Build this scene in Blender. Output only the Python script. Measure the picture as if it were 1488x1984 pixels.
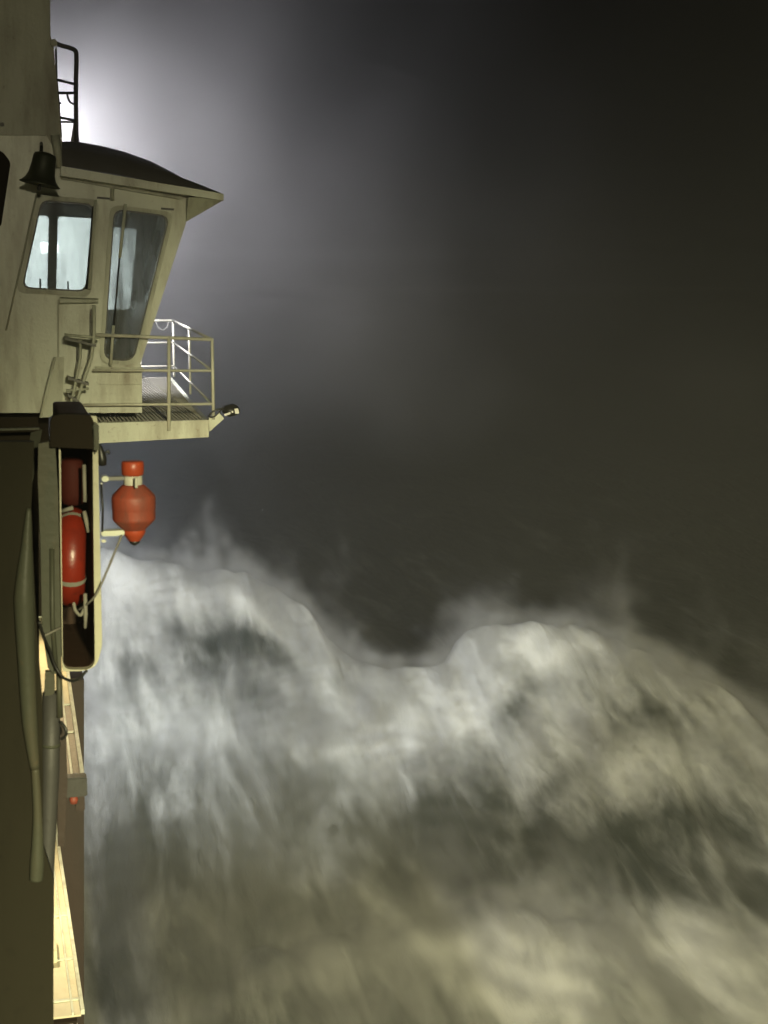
import bpy, bmesh, math, random
import numpy as np
from mathutils import Vector, Matrix, noise as mnoise

random.seed(7)
for o in list(bpy.data.objects):
    bpy.data.objects.remove(o, do_unlink=True)
scene = bpy.context.scene
COL = scene.collection

# ------------------------------------------------------------------ camera
EYE = 14.0                      # metres above mean water; X outboard, Y towards the bow, Z up
FPX, IW, IH = 2900.0, 1488.0, 1984.0
PITCH = math.atan2(458.0, FPX)
YAW = math.radians(14.22)
cam_data = bpy.data.cameras.new('camera')
cam = bpy.data.objects.new('camera', cam_data)
COL.objects.link(cam)
cam.location = (0, 0, EYE)
cam.rotation_euler = (math.pi / 2 - PITCH, 0, -YAW)
cam_data.sensor_fit = 'HORIZONTAL'
cam_data.sensor_width = 36.0
cam_data.lens = 36.0 * FPX / IW
cam_data.clip_start = 0.05
cam_data.clip_end = 3000
cam_data.dof.use_dof = True
cam_data.dof.focus_distance = 15.5
cam_data.dof.aperture_fstop = (cam_data.lens / 1000.0) / 0.014
scene.camera = cam
ROT = cam.rotation_euler.to_matrix()
EYEV = Vector((0, 0, EYE))

# ------------------------------------------------------------------ night sky
world = bpy.data.worlds.new('World')
scene.world = world
world.use_nodes = True
wn, wl = world.node_tree.nodes, world.node_tree.links
sky = wn.new('ShaderNodeTexSky')
sky.sky_type = 'NISHITA'
sky.sun_disc = False
sky.sun_elevation = math.radians(-6)
sky.sun_rotation = math.radians(200)
wl.new(sky.outputs[0], wn['Background'].inputs[0])
wn['Background'].inputs[1].default_value = 0.02

# ------------------------------------------------------------------ exposure
scene.view_settings.view_transform = 'Standard'
scene.view_settings.look = 'None'
scene.view_settings.gamma = 1
scene.view_settings.use_curve_mapping = False
scene.view_settings.exposure = 0.0
scene.render.engine = 'CYCLES'
cy = scene.cycles
cy.use_denoising = True
cy.max_bounces = 3
cy.diffuse_bounces = 2
cy.glossy_bounces = 2
cy.transmission_bounces = 3
cy.transparent_max_bounces = 8
cy.volume_bounces = 0
cy.volume_step_rate = 5.0
cy.volume_max_steps = 128
cy.use_adaptive_sampling = True
cy.adaptive_threshold = 0.09
cy.adaptive_min_samples = 32
cy.sample_clamp_indirect = 4

# ------------------------------------------------------------------ geometry of the view: pixel of the photo -> place
def ray(px, py):
    return ROT @ Vector(((px - IW / 2) / FPX, (IH / 2 - py) / FPX, -1.0))
def PY(px, py, Y):
    d = ray(px, py); return EYEV + d * (Y / d.y)
def PZ(px, py, Z):
    d = ray(px, py); return EYEV + d * ((Z - EYE) / d.z)
def PX(px, py, X):
    d = ray(px, py); return EYEV + d * (X / d.x)

# ------------------------------------------------------------------ materials
def nodes_of(m):
    m.use_nodes = True
    return m.node_tree.nodes, m.node_tree.links
MATS = {}
def paint(name, col, dirt=(0.10, 0.075, 0.045), amount=0.35, rough=0.42, scale=2.5, bump=0.12, metallic=0.0, streak=True, spec=0.5):
    m = bpy.data.materials.new(name); MATS[name] = m
    n, l = nodes_of(m)
    b = n['Principled BSDF']
    tc = n.new('ShaderNodeTexCoord')
    mp = n.new('ShaderNodeMapping'); mp.inputs['Scale'].default_value = (1, 1, 0.22 if streak else 1)
    l.new(tc.outputs['Object'], mp.inputs[0])
    n1 = n.new('ShaderNodeTexNoise'); n1.inputs['Scale'].default_value = scale; n1.inputs['Detail'].default_value = 8; n1.inputs['Roughness'].default_value = 0.65
    l.new(mp.outputs[0], n1.inputs['Vector'])
    r1 = n.new('ShaderNodeMapRange'); r1.inputs[1].default_value = 0.46; r1.inputs[2].default_value = 0.78; r1.inputs[3].default_value = 0; r1.inputs[4].default_value = amount * 2
    l.new(n1.outputs[0], r1.inputs[0])
    n2 = n.new('ShaderNodeTexNoise'); n2.inputs['Scale'].default_value = 22; n2.inputs['Detail'].default_value = 5
    l.new(tc.outputs['Object'], n2.inputs['Vector'])
    r2 = n.new('ShaderNodeMapRange'); r2.inputs[1].default_value = 0.62; r2.inputs[2].default_value = 0.74; r2.inputs[3].default_value = 0; r2.inputs[4].default_value = amount * 0.8
    l.new(n2.outputs[0], r2.inputs[0])
    ad = n.new('ShaderNodeMath'); ad.operation = 'ADD'; ad.use_clamp = True
    l.new(r1.outputs[0], ad.inputs[0]); l.new(r2.outputs[0], ad.inputs[1])
    mx = n.new('ShaderNodeMix'); mx.data_type = 'RGBA'
    mx.inputs[6].default_value = (*col, 1); mx.inputs[7].default_value = (*dirt, 1)
    l.new(ad.outputs[0], mx.inputs[0])
    l.new(mx.outputs[2], b.inputs['Base Color'])
    rr = n.new('ShaderNodeMapRange'); rr.inputs[3].default_value = rough - 0.1; rr.inputs[4].default_value = rough + 0.2
    l.new(n1.outputs[0], rr.inputs[0]); l.new(rr.outputs[0], b.inputs['Roughness'])
    b.inputs['Metallic'].default_value = metallic; b.inputs['Specular IOR Level'].default_value = spec
    bp = n.new('ShaderNodeBump'); bp.inputs['Strength'].default_value = bump; bp.inputs['Distance'].default_value = 0.02
    l.new(n2.outputs[0], bp.inputs['Height']); l.new(bp.outputs[0], b.inputs['Normal'])
    return m
CREAM = paint('cream_ship_paint', (0.60, 0.62, 0.52), dirt=(0.17, 0.12, 0.07), amount=0.42, rough=0.33)
CREAM2 = paint('weathered_cream_paint', (0.50, 0.515, 0.42), amount=0.42, scale=3.5)
HOUSE = paint('olive_grey_paint', (0.38, 0.385, 0.30), amount=0.4)
ROOF = paint('slate_grey_roof_paint', (0.17, 0.165, 0.16), amount=0.2, rough=0.55)
DARKBROWN = paint('dark_brown_paint', (0.016, 0.012, 0.007), dirt=(0.008, 0.006, 0.004), rough=0.7, spec=0.1, bump=0.04)  # bulkhead and lower deckhouse: shade put into this near-black brown
NEAR = paint('dark_olive_paint', (0.019, 0.017, 0.010), dirt=(0.007, 0.006, 0.004), rough=0.7, spec=0.12, bump=0.03)  # unlit look of the near bulwark put into this low colour
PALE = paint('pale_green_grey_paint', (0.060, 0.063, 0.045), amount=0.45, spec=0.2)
GREY = paint('dark_grey_paint', (0.17, 0.17, 0.16), dirt=(0.05, 0.04, 0.03), rough=0.55)
BLACK = paint('black_metal', (0.018, 0.018, 0.017), dirt=(0.05, 0.045, 0.04), amount=0.15, rough=0.35)
BRONZE = paint('dull_bronze', (0.05, 0.055, 0.035), dirt=(0.02, 0.025, 0.015), rough=0.4, metallic=0.3)
GALV = paint('galvanised_rail', (0.60, 0.59, 0.50), dirt=(0.22, 0.2, 0.16), amount=0.3, scale=6)
GRATE = paint('grating_steel', (0.16, 0.155, 0.13), dirt=(0.05, 0.045, 0.04), rough=0.5)
ORANGE = paint('orange_plastic', (0.36, 0.058, 0.022), dirt=(0.35, 0.05, 0.02), amount=0.2, rough=0.32, scale=4)
ORANGE2 = paint('faded_orange_plastic', (0.30, 0.055, 0.028), dirt=(0.15, 0.05, 0.035), amount=0.7, rough=0.5, scale=6)
RED = paint('lifebuoy_red', (0.21, 0.02, 0.009), dirt=(0.09, 0.012, 0.007), amount=0.5, rough=0.3, scale=5, streak=False)
WEB = paint('white_webbing', (0.21, 0.20, 0.165), dirt=(0.3, 0.27, 0.22), rough=0.8, scale=9)
ROPE = paint('grey_rope', (0.20, 0.19, 0.16), dirt=(0.1, 0.09, 0.07), rough=0.9, scale=12)
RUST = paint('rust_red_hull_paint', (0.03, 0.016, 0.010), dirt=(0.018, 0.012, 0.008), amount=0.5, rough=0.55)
DECK = paint('cream_deck_paint', (0.62, 0.56, 0.40), dirt=(0.3, 0.2, 0.1), amount=0.2, rough=0.5)
DECKB = paint('brown_deck_paint', (0.16, 0.10, 0.055), dirt=(0.4, 0.36, 0.28), amount=0.22, rough=0.45, scale=5)
OCHRE = paint('ochre_paint', (0.45, 0.27, 0.07), amount=0.2)
LOCKP = paint('locker_cream_paint', (0.44, 0.425, 0.31), amount=0.25)
DGREY = paint('charcoal_paint', (0.05, 0.049, 0.046), dirt=(0.02, 0.018, 0.015), rough=0.55)
LINER = paint('locker_recess_shade', (0.042, 0.022, 0.012), dirt=(0.02, 0.012, 0.008), rough=0.6, spec=0.25)  # shade inside the locker recess put into the liner's dark colour
DIM = paint('dim_olive_paint', (0.036, 0.037, 0.026), amount=0.4, spec=0.2)
WHITEP = paint('white_plate', (0.75, 0.74, 0.7), amount=0.1)

def glass_mat(name, dirt):
    m = bpy.data.materials.new(name)
    n, l = nodes_of(m)
    for x in list(n):
        if x.type != 'OUTPUT_MATERIAL': n.remove(x)
    out = [x for x in n if x.type == 'OUTPUT_MATERIAL'][0]
    tr = n.new('ShaderNodeBsdfTransparent'); tr.inputs[0].default_value = (0.94, 0.97, 0.95, 1)
    gl = n.new('ShaderNodeBsdfGlossy'); gl.inputs['Roughness'].default_value = 0.06
    lw = n.new('ShaderNodeLayerWeight'); lw.inputs[0].default_value = 0.25
    m1 = n.new('ShaderNodeMixShader'); l.new(lw.outputs['Fresnel'], m1.inputs[0]); l.new(tr.outputs[0], m1.inputs[1]); l.new(gl.outputs[0], m1.inputs[2])
    df = n.new('ShaderNodeBsdfTranslucent'); df.inputs[0].default_value = (0.55, 0.57, 0.58, 1)
    d2 = n.new('ShaderNodeBsdfDiffuse'); d2.inputs[0].default_value = (0.3, 0.3, 0.28, 1)
    dm = n.new('ShaderNodeMixShader'); dm.inputs[0].default_value = 0.35
    l.new(df.outputs[0], dm.inputs[1]); l.new(d2.outputs[0], dm.inputs[2])
    tc = n.new('ShaderNodeTexCoord')
    mp = n.new('ShaderNodeMapping'); mp.inputs['Scale'].default_value = (2.2, 2.2, 0.45)
    ns = n.new('ShaderNodeTexNoise'); ns.inputs['Scale'].default_value = 2.6; ns.inputs['Detail'].default_value = 7
    l.new(tc.outputs['Object'], mp.inputs[0]); l.new(mp.outputs[0], ns.inputs['Vector'])
    rg = n.new('ShaderNodeMapRange'); rg.inputs[1].default_value = 0.40; rg.inputs[2].default_value = 0.78; rg.inputs[3].default_value = dirt * 0.3; rg.inputs[4].default_value = dirt
    l.new(ns.outputs[0], rg.inputs[0])
    m2 = n.new('ShaderNodeMixShader'); l.new(rg.outputs[0], m2.inputs[0]); l.new(m1.outputs[0], m2.inputs[1]); l.new(dm.outputs[0], m2.inputs[2])
    l.new(m2.outputs[0], out.inputs['Surface'])
    return m
GLASS = glass_mat('clear_wet_glass', 0.25)
GLASSD = glass_mat('streaked_wet_glass', 0.8)
def emit_mat(name, col, s):
    m = bpy.data.materials.new(name); n, l = nodes_of(m); b = n['Principled BSDF']
    b.inputs['Base Color'].default_value = (0.8, 0.8, 0.8, 1)
    b.inputs['Emission Color'].default_value = (*col, 1); b.inputs['Emission Strength'].default_value = s
    m.cycles.emission_sampling = 'NONE'
    return m
LENS_W = emit_mat('lit_white_lens', (0.86, 0.92, 1.0), 40)
LENS_Y = emit_mat('lit_warm_lens', (1.0, 0.80, 0.42), 25)

# ------------------------------------------------------------------ mesh helpers
def link(name, bm, mat, parent=None, smooth=False):
    bmesh.ops.recalc_face_normals(bm, faces=bm.faces)
    me = bpy.data.meshes.new(name); bm.to_mesh(me); bm.free()
    me.materials.append(mat)
    if smooth:
        for p in me.polygons: p.use_smooth = True
    o = bpy.data.objects.new(name, me); COL.objects.link(o)
    if parent is not None:
        o.parent = parent
        root = parent
        off = Vector(root.location)
        while root.parent is not None:
            root = root.parent; off += Vector(root.location)
        me.transform(Matrix.Translation(-off))
    return o
def thing(name, label, cat, loc=(0, 0, 0), group=None):
    o = bpy.data.objects.new(name, None); COL.objects.link(o)
    o.location = loc; o.empty_display_size = 0.2
    o['label'] = label; o['category'] = cat
    if group: o['group'] = group
    return o
def tag(o, label, cat, group=None):
    o['label'] = label; o['category'] = cat
    if group: o['group'] = group
    return o
def bevel(bm, w, seg=2):
    bmesh.ops.bevel(bm, geom=[e for e in bm.edges if e.calc_face_angle(0) > 0.6], offset=w, segments=seg, affect='EDGES', clamp_overlap=True)
def box_bm(a, b, bw=0.0):
    bm = bmesh.new()
    a, b = Vector(a), Vector(b)
    c, s = (a + b) / 2, b - a
    bmesh.ops.create_cube(bm, size=1, matrix=Matrix.Translation(c) @ Matrix.Diagonal((abs(s.x), abs(s.y), abs(s.z), 1)))
    if bw: bevel(bm, bw)
    return bm
def prism_bm(pts, vec, holes=(), bw=0.0):
    """polygon (3d, planar) with holes, extruded along vec"""
    bm = bmesh.new()
    def loop(ps):
        vs = [bm.verts.new(p) for p in ps]
        return [bm.edges.new((vs[i], vs[(i + 1) % len(vs)])) for i in range(len(vs))]
    es = loop(pts)
    for h in holes: es += loop(h)
    if holes:
        bmesh.ops.triangle_fill(bm, use_beauty=True, edges=es)
    else:
        bm.faces.new([e.verts[0] for e in es])
    r = bmesh.ops.extrude_face_region(bm, geom=list(bm.faces))
    vs = [g for g in r['geom'] if isinstance(g, bmesh.types.BMVert)]
    bmesh.ops.translate(bm, verts=vs, vec=vec)
    if bw: bevel(bm, bw)
    return bm
def loft_bm(l0, l1, cap=True):
    bm = bmesh.new()
    a = [bm.verts.new(p) for p in l0]; b = [bm.verts.new(p) for p in l1]
    n = len(a)
    for i in range(n): bm.faces.new((a[i], a[(i + 1) % n], b[(i + 1) % n], b[i]))
    if cap: bm.faces.new(a); bm.faces.new(list(reversed(b)))
    return bm
def tube_bm(pts, r, seg=8, bm=None):
    bm = bm or bmesh.new()
    pts = [Vector(p) for p in pts]
    rings = []
    prev = None
    for i, p in enumerate(pts):
        d = (pts[min(i + 1, len(pts) - 1)] - pts[max(i - 1, 0)]).normalized()
        if prev is None:
            u = d.orthogonal().normalized()
        else:
            u = (prev - d * prev.dot(d)).normalized()
        prev = u
        v = d.cross(u)
        rr = r if not isinstance(r, (list, tuple)) else r[i]
        rings.append([bm.verts.new(p + (u * math.cos(2 * math.pi * k / seg) + v * math.sin(2 * math.pi * k / seg)) * rr) for k in range(seg)])
    for a, b in zip(rings, rings[1:]):
        for k in range(seg): bm.faces.new((a[k], a[(k + 1) % seg], b[(k + 1) % seg], b[k]))
    bm.faces.new(list(reversed(rings[0]))); bm.faces.new(rings[-1])
    return bm
def curve_pts(pts, n=8):
    pts = [Vector(p) for p in pts]; out = []
    for i in range(len(pts) - 1):
        p0, p1, p2, p3 = pts[max(i - 1, 0)], pts[i], pts[i + 1], pts[min(i + 2, len(pts) - 1)]
        for k in range(n):
            t = k / n
            out.append(0.5 * ((2 * p1) + (p2 - p0) * t + (2 * p0 - 5 * p1 + 4 * p2 - p3) * t * t + (3 * p1 - p0 - 3 * p2 + p3) * t ** 3))
    out.append(pts[-1])
    return out
def lathe_bm(prof, axis_mat, seg=32):
    bm = bmesh.new(); rings = []
    for r, z in prof:
        rings.append([bm.verts.new(axis_mat @ Vector((max(r, 1e-4) * math.cos(2 * math.pi * k / seg), max(r, 1e-4) * math.sin(2 * math.pi * k / seg), z))) for k in range(seg)])
    for a, b in zip(rings, rings[1:]):
        for k in range(seg): bm.faces.new((a[k], a[(k + 1) % seg], b[(k + 1) % seg], b[k]))
    bm.faces.new(list(reversed(rings[0]))); bm.faces.new(rings[-1])
    return bm
def round_poly(pts, r, n=5):
    """round the corners of a planar polygon (Vectors); r in metres"""
    out = []
    N = len(pts)
    for i in range(N):
        p = pts[i]; a = pts[i - 1] - p; b = pts[(i + 1) % N] - p
        ri = r[i] if isinstance(r, (list, tuple)) else r
        if ri <= 0: out.append(p.copy()); continue
        da, db = min(ri, a.length * 0.45), min(ri, b.length * 0.45)
        s, e = p + a.normalized() * da, p + b.normalized() * db
        for k in range(n + 1):
            t = k / n
            out.append(s * (1 - t) ** 2 + p * (2 * t * (1 - t)) + e * t * t)
    return out
def inset_poly(pts, d):
    """inset a convex polygon lying in an XZ plane by d (negative = outset)"""
    c = sum(pts, Vector()) / len(pts); out = []
    N = len(pts)
    L = []
    for i in range(N):
        p, q = pts[i], pts[(i + 1) % N]
        e = (q - p).normalized(); nrm = Vector((-e.z, 0, e.x))
        if nrm.dot(c - p) < 0: nrm = -nrm
        L.append((p + nrm * d, e))
    for i in range(N):
        p, e = L[i - 1]; q, g = L[i]
        den = e.x * g.z - e.z * g.x
        t = ((q.x - p.x) * g.z - (q.z - p.z) * g.x) / den
        out.append(p + e * t)
    return out
def ring_bm(outer, inner, vec):
    bm = bmesh.new(); n = len(outer)
    A = [bm.verts.new(p) for p in outer]; B = [bm.verts.new(p) for p in inner]
    C = [bm.verts.new(p + vec) for p in outer]; D = [bm.verts.new(p + vec) for p in inner]
    for i in range(n):
        j = (i + 1) % n
        bm.faces.new((A[i], A[j], B[j], B[i])); bm.faces.new((C[i], D[i], D[j], C[j]))
        bm.faces.new((A[i], C[i], C[j], A[j])); bm.faces.new((B[i], B[j], D[j], D[i]))
    return bm
def V(x, y, z): return Vector((x, y, z))

# ================================================================== THE SEA
RA = [(-400, 1050, 42), (60, 1040, 41.5), (200, 1047, 41), (300, 1068, 41), (430, 1090, 41), (540, 1122, 41), (600, 1155, 40.5), (640, 1230, 39.5), (690, 1275, 39), (800, 1275, 38.5), (870, 1265, 38),
      (895, 1222, 37.7), (940, 1200, 37.3), (1040, 1190, 36.5), (1150, 1212, 35.8), (1300, 1262, 35), (1400, 1300, 34.4), (1488, 1390, 33.6), (1600, 1570, 33), (1800, 1690, 32)]
RB = [(-400, 2080, 26), (300, 1960, 26.5), (520, 1860, 27), (640, 1805, 27.6), (740, 1800, 28), (800, 1785, 28.2), (870, 1778, 28), (950, 1772, 27.7), (1050, 1772, 27.2), (1150, 1785, 26.8), (1300, 1815, 26.4), (1488, 1830, 26), (1800, 1960, 25)]
def ridge(tab):
    P = [PY(*t) for t in tab]
    P.sort(key=lambda p: p.x)
    return np.array([p.x for p in P]), np.array([p.y for p in P]), np.array([p.z for p in P])
AX, AY, AZ = ridge(RA)
BX, BY, BZ = ridge(RB)
def height(x, y, detail=True):
    yr, zr = np.interp(x, AX, AY), np.interp(x, AX, AZ)
    if detail: yr = yr + 0.6 * mnoise.noise(V(x * 0.5, 3.1, 0))
    t = yr - y
    if t >= 0: za = zr * math.exp(-(t / 7.5) ** 1.35)
    else: za = zr * math.exp(-(t / 2.6) ** 2)
    yb, zb = np.interp(x, BX, BY), np.interp(x, BX, BZ)
    if detail: yb = yb + 0.5 * mnoise.noise(V(x * 0.6, 9.1, 0))
    t2 = yb - y
    zb = max(zb, 0.0)
    if t2 >= 0: zbb = zb * math.exp(-(t2 / 5.0) ** 1.6)
    else: zbb = zb * math.exp(-(t2 / 2.6) ** 2)
    z = math.log(math.exp(za * 1.6) + math.exp(zbb * 1.6)) / 1.6 - 0.43 * math.exp(-abs(za - zbb) * 1.6)
    if x > 45 or y > 60:
        f = min(1, max(0, max((x - 45) / 20, (y - 60) / 20))); z *= (1 - f)
        z += f * 1.2 * mnoise.noise(V(x * 0.05, y * 0.05, 7))
    if detail and x < 60 and y < 70:
        q = V(x * 0.9, y * 0.16, z * 0.3)
        z += 0.28 * mnoise.noise(q * 0.8) + 0.16 * mnoise.noise(q * 2.1 + V(4, 2, 1)) + 0.07 * mnoise.noise(q * 4.6)
    return z
def surf(px, py):
    d = ray(px, py); d = d / d.y
    y = 18.0
    while y < 60:
        p = EYEV + d * y
        if p.z < height(p.x, p.y, False): return p
        y += 0.15
    return EYEV + d * y
def stretch(lo, a, b, hi, step, far):
    v = [a]
    while v[-1] < b: v.append(v[-1] + step)
    s = step
    while v[-1] < hi: s *= far; v.append(v[-1] + s)
    w = [a]; s = step
    while w[-1] > lo: s *= far; w.append(w[-1] - s)
    return sorted(set(w[1:] + v))
GX = stretch(-600, 0.5, 22, 900, 0.14, 1.25)
GY = stretch(-500, 22, 45, 1500, 0.14, 1.25)
# patches of open dark water, of painted trough shadow and of thick foam: centre on the water, half-widths in metres
def patch(px, py, wpx, hpx, amt):
    c = surf(px, py); r = surf(px + wpx, py); b = surf(px, py + hpx)
    return c.x, c.y, max(0.3, abs(r.x - c.x)), max(0.4, abs(b.y - c.y)), amt
PATCHES = [patch(*q) for q in (
    (440, 1235, 65, 38, -0.75), (530, 1255, 45, 30, -0.65), (390, 1290, 40, 24, -0.5), (280, 1290, 45, 26, -0.45), (500, 1330, 60, 24, -0.3), (340, 1210, 35, 16, -0.25),
    (1030, 1290, 30, 30, -0.45), (1000, 1355, 25, 30, -0.5), (1080, 1490, 60, 30, -0.3), (1260, 1370, 80, 25, -0.3), (960, 1440, 25, 22, -0.25),
    (870, 1600, 90, 50, -1.1), (880, 1665, 110, 40, -1.1), (1040, 1620, 90, 40, -0.6), (1200, 1600, 120, 50, -0.45), (1350, 1570, 150, 60, -0.4), (1440, 1720, 90, 90, -0.5), (1260, 1690, 70, 50, -0.5),  # trough entries put the shadow behind the near ridge into the foam map
    (860, 1930, 45, 60, -0.6), (1170, 1900, 40, 80, -0.3), (1310, 1890, 60, 90, -0.5), (420, 1900, 140, 90, -0.3), (300, 1650, 110, 80, -0.3), (720, 1580, 50, 40, -0.3), (250, 1880, 80, 80, -0.4),
    (640, 1830, 35, 50, 0.7), (800, 1655, 18, 26, 0.7), (838, 1720, 20, 30, 0.8), (885, 1800, 24, 40, 0.9), (945, 1890, 26, 45, 0.9), (1000, 1970, 28, 45, 0.9), (800, 1800, 25, 40, 0.5), (1000, 1800, 60, 50, 0.7), (1070, 1890, 50, 60, 0.8), (1140, 1960, 40, 50, 0.8), (1340, 1800, 25, 70, 0.4), (1000, 1235, 70, 24, 0.5), (1120, 1240, 120, 16, 0.45), (930, 1330, 50, 60, 0.5), (880, 1380, 40, 50, 0.4),
    (350, 1130, 170, 40, 0.55), (230, 1150, 70, 60, 0.5), (520, 1180, 60, 30, 0.4), (820, 1370, 90, 34, 0.45), (700, 1360, 80, 34, 0.35), (600, 1400, 90, 40, 0.3), (330, 1400, 120, 50, 0.3), (1060, 1420, 90, 60, 0.3), (1240, 1460, 120, 40, 0.25))]
def build_sea():
    nx, ny = len(GX), len(GY)
    verts, foam = [], []
    for y in GY:
        for x in GX:
            z = height(x, y)
            verts.append((x, y, z - (0.25 if 0 < x < 30 and 18 < y < 50 else 0)))
            f = 0.0
            if -2 < x < 40 and 15 < y < 60:
                yr, yb = np.interp(x, AX, AY), np.interp(x, BX, BY)
                t_ = yr - y
                f = (0.50 - 0.28 * min(1, max(0, (t_ - 4) / 5))) if t_ > -1.5 else max(0.0, 0.50 + (t_ + 1.5) * 0.35)
                f += 0.5 * math.exp(-((y - yb + 1.8) / 2.6) ** 2) * min(1, max(0, (x - 5) / 3))
                for cx, cyy, rx, ry, a in PATCHES:
                    d = ((x - cx) / rx) ** 2 + ((y - cyy) / ry) ** 2
                    if d < 6: f += a * 0.75 * math.exp(-d)
                f += 0.25 * math.exp(-((y - yr + 0.6) / 1.0) ** 2) + 0.2 * math.exp(-((y - yb + 0.5) / 0.9) ** 2)
                e = min(1, max(0, (x - 24) / 12)); f = f * (1 - e)
            foam.append(max(0, f))
    faces = [(j * nx + i, j * nx + i + 1, (j + 1) * nx + i + 1, (j + 1) * nx + i) for j in range(ny - 1) for i in range(nx - 1)]
    me = bpy.data.meshes.new('sea'); me.from_pydata(verts, [], faces)
    at = me.attributes.new('foam', 'FLOAT', 'POINT'); at.data.foreach_set('value', foam)
    for p in me.polygons: p.use_smooth = True
    m = bpy.data.materials.new('foaming_sea_water'); n, l = nodes_of(m); b = n['Principled BSDF']
    a = n.new('ShaderNodeAttribute'); a.attribute_name = 'foam'
    tc = n.new('ShaderNodeTexCoord')
    mp = n.new('ShaderNodeMapping'); mp.inputs['Rotation'].default_value = (0, 0, math.radians(2)); mp.inputs['Scale'].default_value = (1.0, 0.24, 0.5)
    l.new(tc.outputs['Object'], mp.inputs[0])
    n1 = n.new('ShaderNodeTexNoise'); n1.inputs['Scale'].default_value = 0.75; n1.inputs['Detail'].default_value = 6; n1.inputs['Roughness'].default_value = 0.55; n1.inputs['Distortion'].default_value = 1.0
    l.new(mp.outputs[0], n1.inputs['Vector'])
    n2 = n.new('ShaderNodeTexNoise'); n2.inputs['Scale'].default_value = 3.2; n2.inputs['Detail'].default_value = 7; n2.inputs['Roughness'].default_value = 0.65
    l.new(mp.outputs[0], n2.inputs['Vector'])
    s1 = n.new('ShaderNodeMath'); s1.operation = 'MULTIPLY_ADD'; s1.inputs[1].default_value = 1.5; l.new(n1.outputs[0], s1.inputs[0]); l.new(a.outputs['Fac'], s1.inputs[2])
    s2 = n.new('ShaderNodeMath'); s2.operation = 'MULTIPLY_ADD'; s2.inputs[1].default_value = 0.7; l.new(n2.outputs[0], s2.inputs[0]); l.new(s1.outputs[0], s2.inputs[2])
    rg = n.new('ShaderNodeMapRange'); rg.interpolation_type = 'SMOOTHSTEP'; rg.inputs[1].default_value = 1.0; rg.inputs[2].default_value = 2.45
    l.new(s2.outputs[0], rg.inputs[0])
    mx = n.new('ShaderNodeMix'); mx.data_type = 'RGBA'; mx.inputs[6].default_value = (0.012, 0.016, 0.013, 1); mx.inputs[7].default_value = (0.52, 0.52, 0.50, 1)
    l.new(rg.outputs[0], mx.inputs[0]); l.new(mx.outputs[2], b.inputs['Base Color'])
    rr = n.new('ShaderNodeMapRange'); rr.inputs[3].default_value = 0.35; rr.inputs[4].default_value = 0.9
    l.new(rg.outputs[0], rr.inputs[0]); l.new(rr.outputs[0], b.inputs['Roughness'])
    bp = n.new('ShaderNodeBump'); bp.inputs['Strength'].default_value = 0.35; bp.inputs['Distance'].default_value = 0.25
    l.new(s2.outputs[0], bp.inputs['Height']); l.new(bp.outputs[0], b.inputs['Normal'])
    me.materials.append(m)
    o = bpy.data.objects.new('sea', me); COL.objects.link(o)
    o['kind'] = 'structure'; o['label'] = 'dark storm sea breaking into white foam beside the ship'
    return o
sea = build_sea()

# ================================================================== BRIDGE WING
YW = 19.5
def W(px, py, dy=0.0):
    p = PY(px, py, YW); p.y += dy; return p
wing = thing('bridge_wing', 'cream bridge wing with slanted windows jutting out from the ship', 'bridge wing', W(150, 800))
w1 = [W(74, 379), W(190, 389), W(174, 573), W(33, 565)]
w2 = [W(215, 398), W(336, 413), W(263, 706), W(194, 702)]
w3 = [W(-90, 285), W(4, 292), W(21, 314), W(2, 440), W(-90, 445)]
w1r, w2r, w3r = round_poly(w1, 0.11), round_poly(w2, 0.14), round_poly(w3, [0, 0.05, 0.05, 0.05, 0])
outer = [W(-260, 262), W(118, 262), W(122, 335), W(365, 372), W(362, 428), W(269, 714), W(275, 716), W(275, 800), W(-260, 800)]
link('aft_wall', prism_bm(outer, V(0, 0.09, 0), [w1r, w2r, w3r]), CREAM, wing)
def window(poly, rad, glass, wide=0.05, label=None):
    o_ = round_poly(inset_poly(poly, -0.012), rad); i_ = round_poly(inset_poly(poly, wide), rad)
    f = link('window', ring_bm([p + V(0, -0.035, 0) for p in o_], [p + V(0, -0.035, 0) for p in i_], V(0, 0.10, 0)), CREAM2, wing)
    g = link('pane', prism_bm([p + V(0, 0.025, 0) for p in round_poly(inset_poly(poly, wide * 0.6), rad)], V(0, 0.008, 0)), glass, f)
    k = round_poly(inset_poly(poly, wide), rad); k2 = round_poly(inset_poly(poly, wide + 0.018), rad)
    link('gasket', ring_bm([p + V(0, 0.0, 0) for p in k], [p + V(0, 0.0, 0) for p in k2], V(0, 0.022, 0)), BLACK, f)
    if label: f['label'] = label
    return f
fw1 = window(w1, 0.11, GLASS, 0.045, 'squarish window with a bright view through the bridge')
fw2 = window(w2, 0.14, GLASSD, 0.035, 'tall tapering wet window with rounded corners')
link('dark_port', prism_bm([p + V(0, 0.03, 0) for p in w3r], V(0, 0.02, 0)), DARKBROWN, wing)
# clear-view wiper guides
def bar(name, pts, r, mat, par): return link(name, tube_bm(pts, r), mat, par, True)
bar('wiper_bar', [W(184, 388, -0.09), W(172, 560, -0.09)], 0.018, CREAM, fw1)
bar('wiper_arm', [W(180, 400, -0.06), W(167, 560, -0.06)], 0.012, BLACK, fw1)
bar('wiper_bar', [W(242, 396, -0.09), W(231, 500, -0.09)], 0.020, CREAM, fw2)
bar('wiper_arm', [W(231, 495, -0.08), W(219, 640, -0.08)], 0.011, BLACK, fw2)
bar('wiper_bar', [W(219, 630, -0.09), W(213, 708, -0.09)], 0.020, CREAM, fw2)
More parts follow.
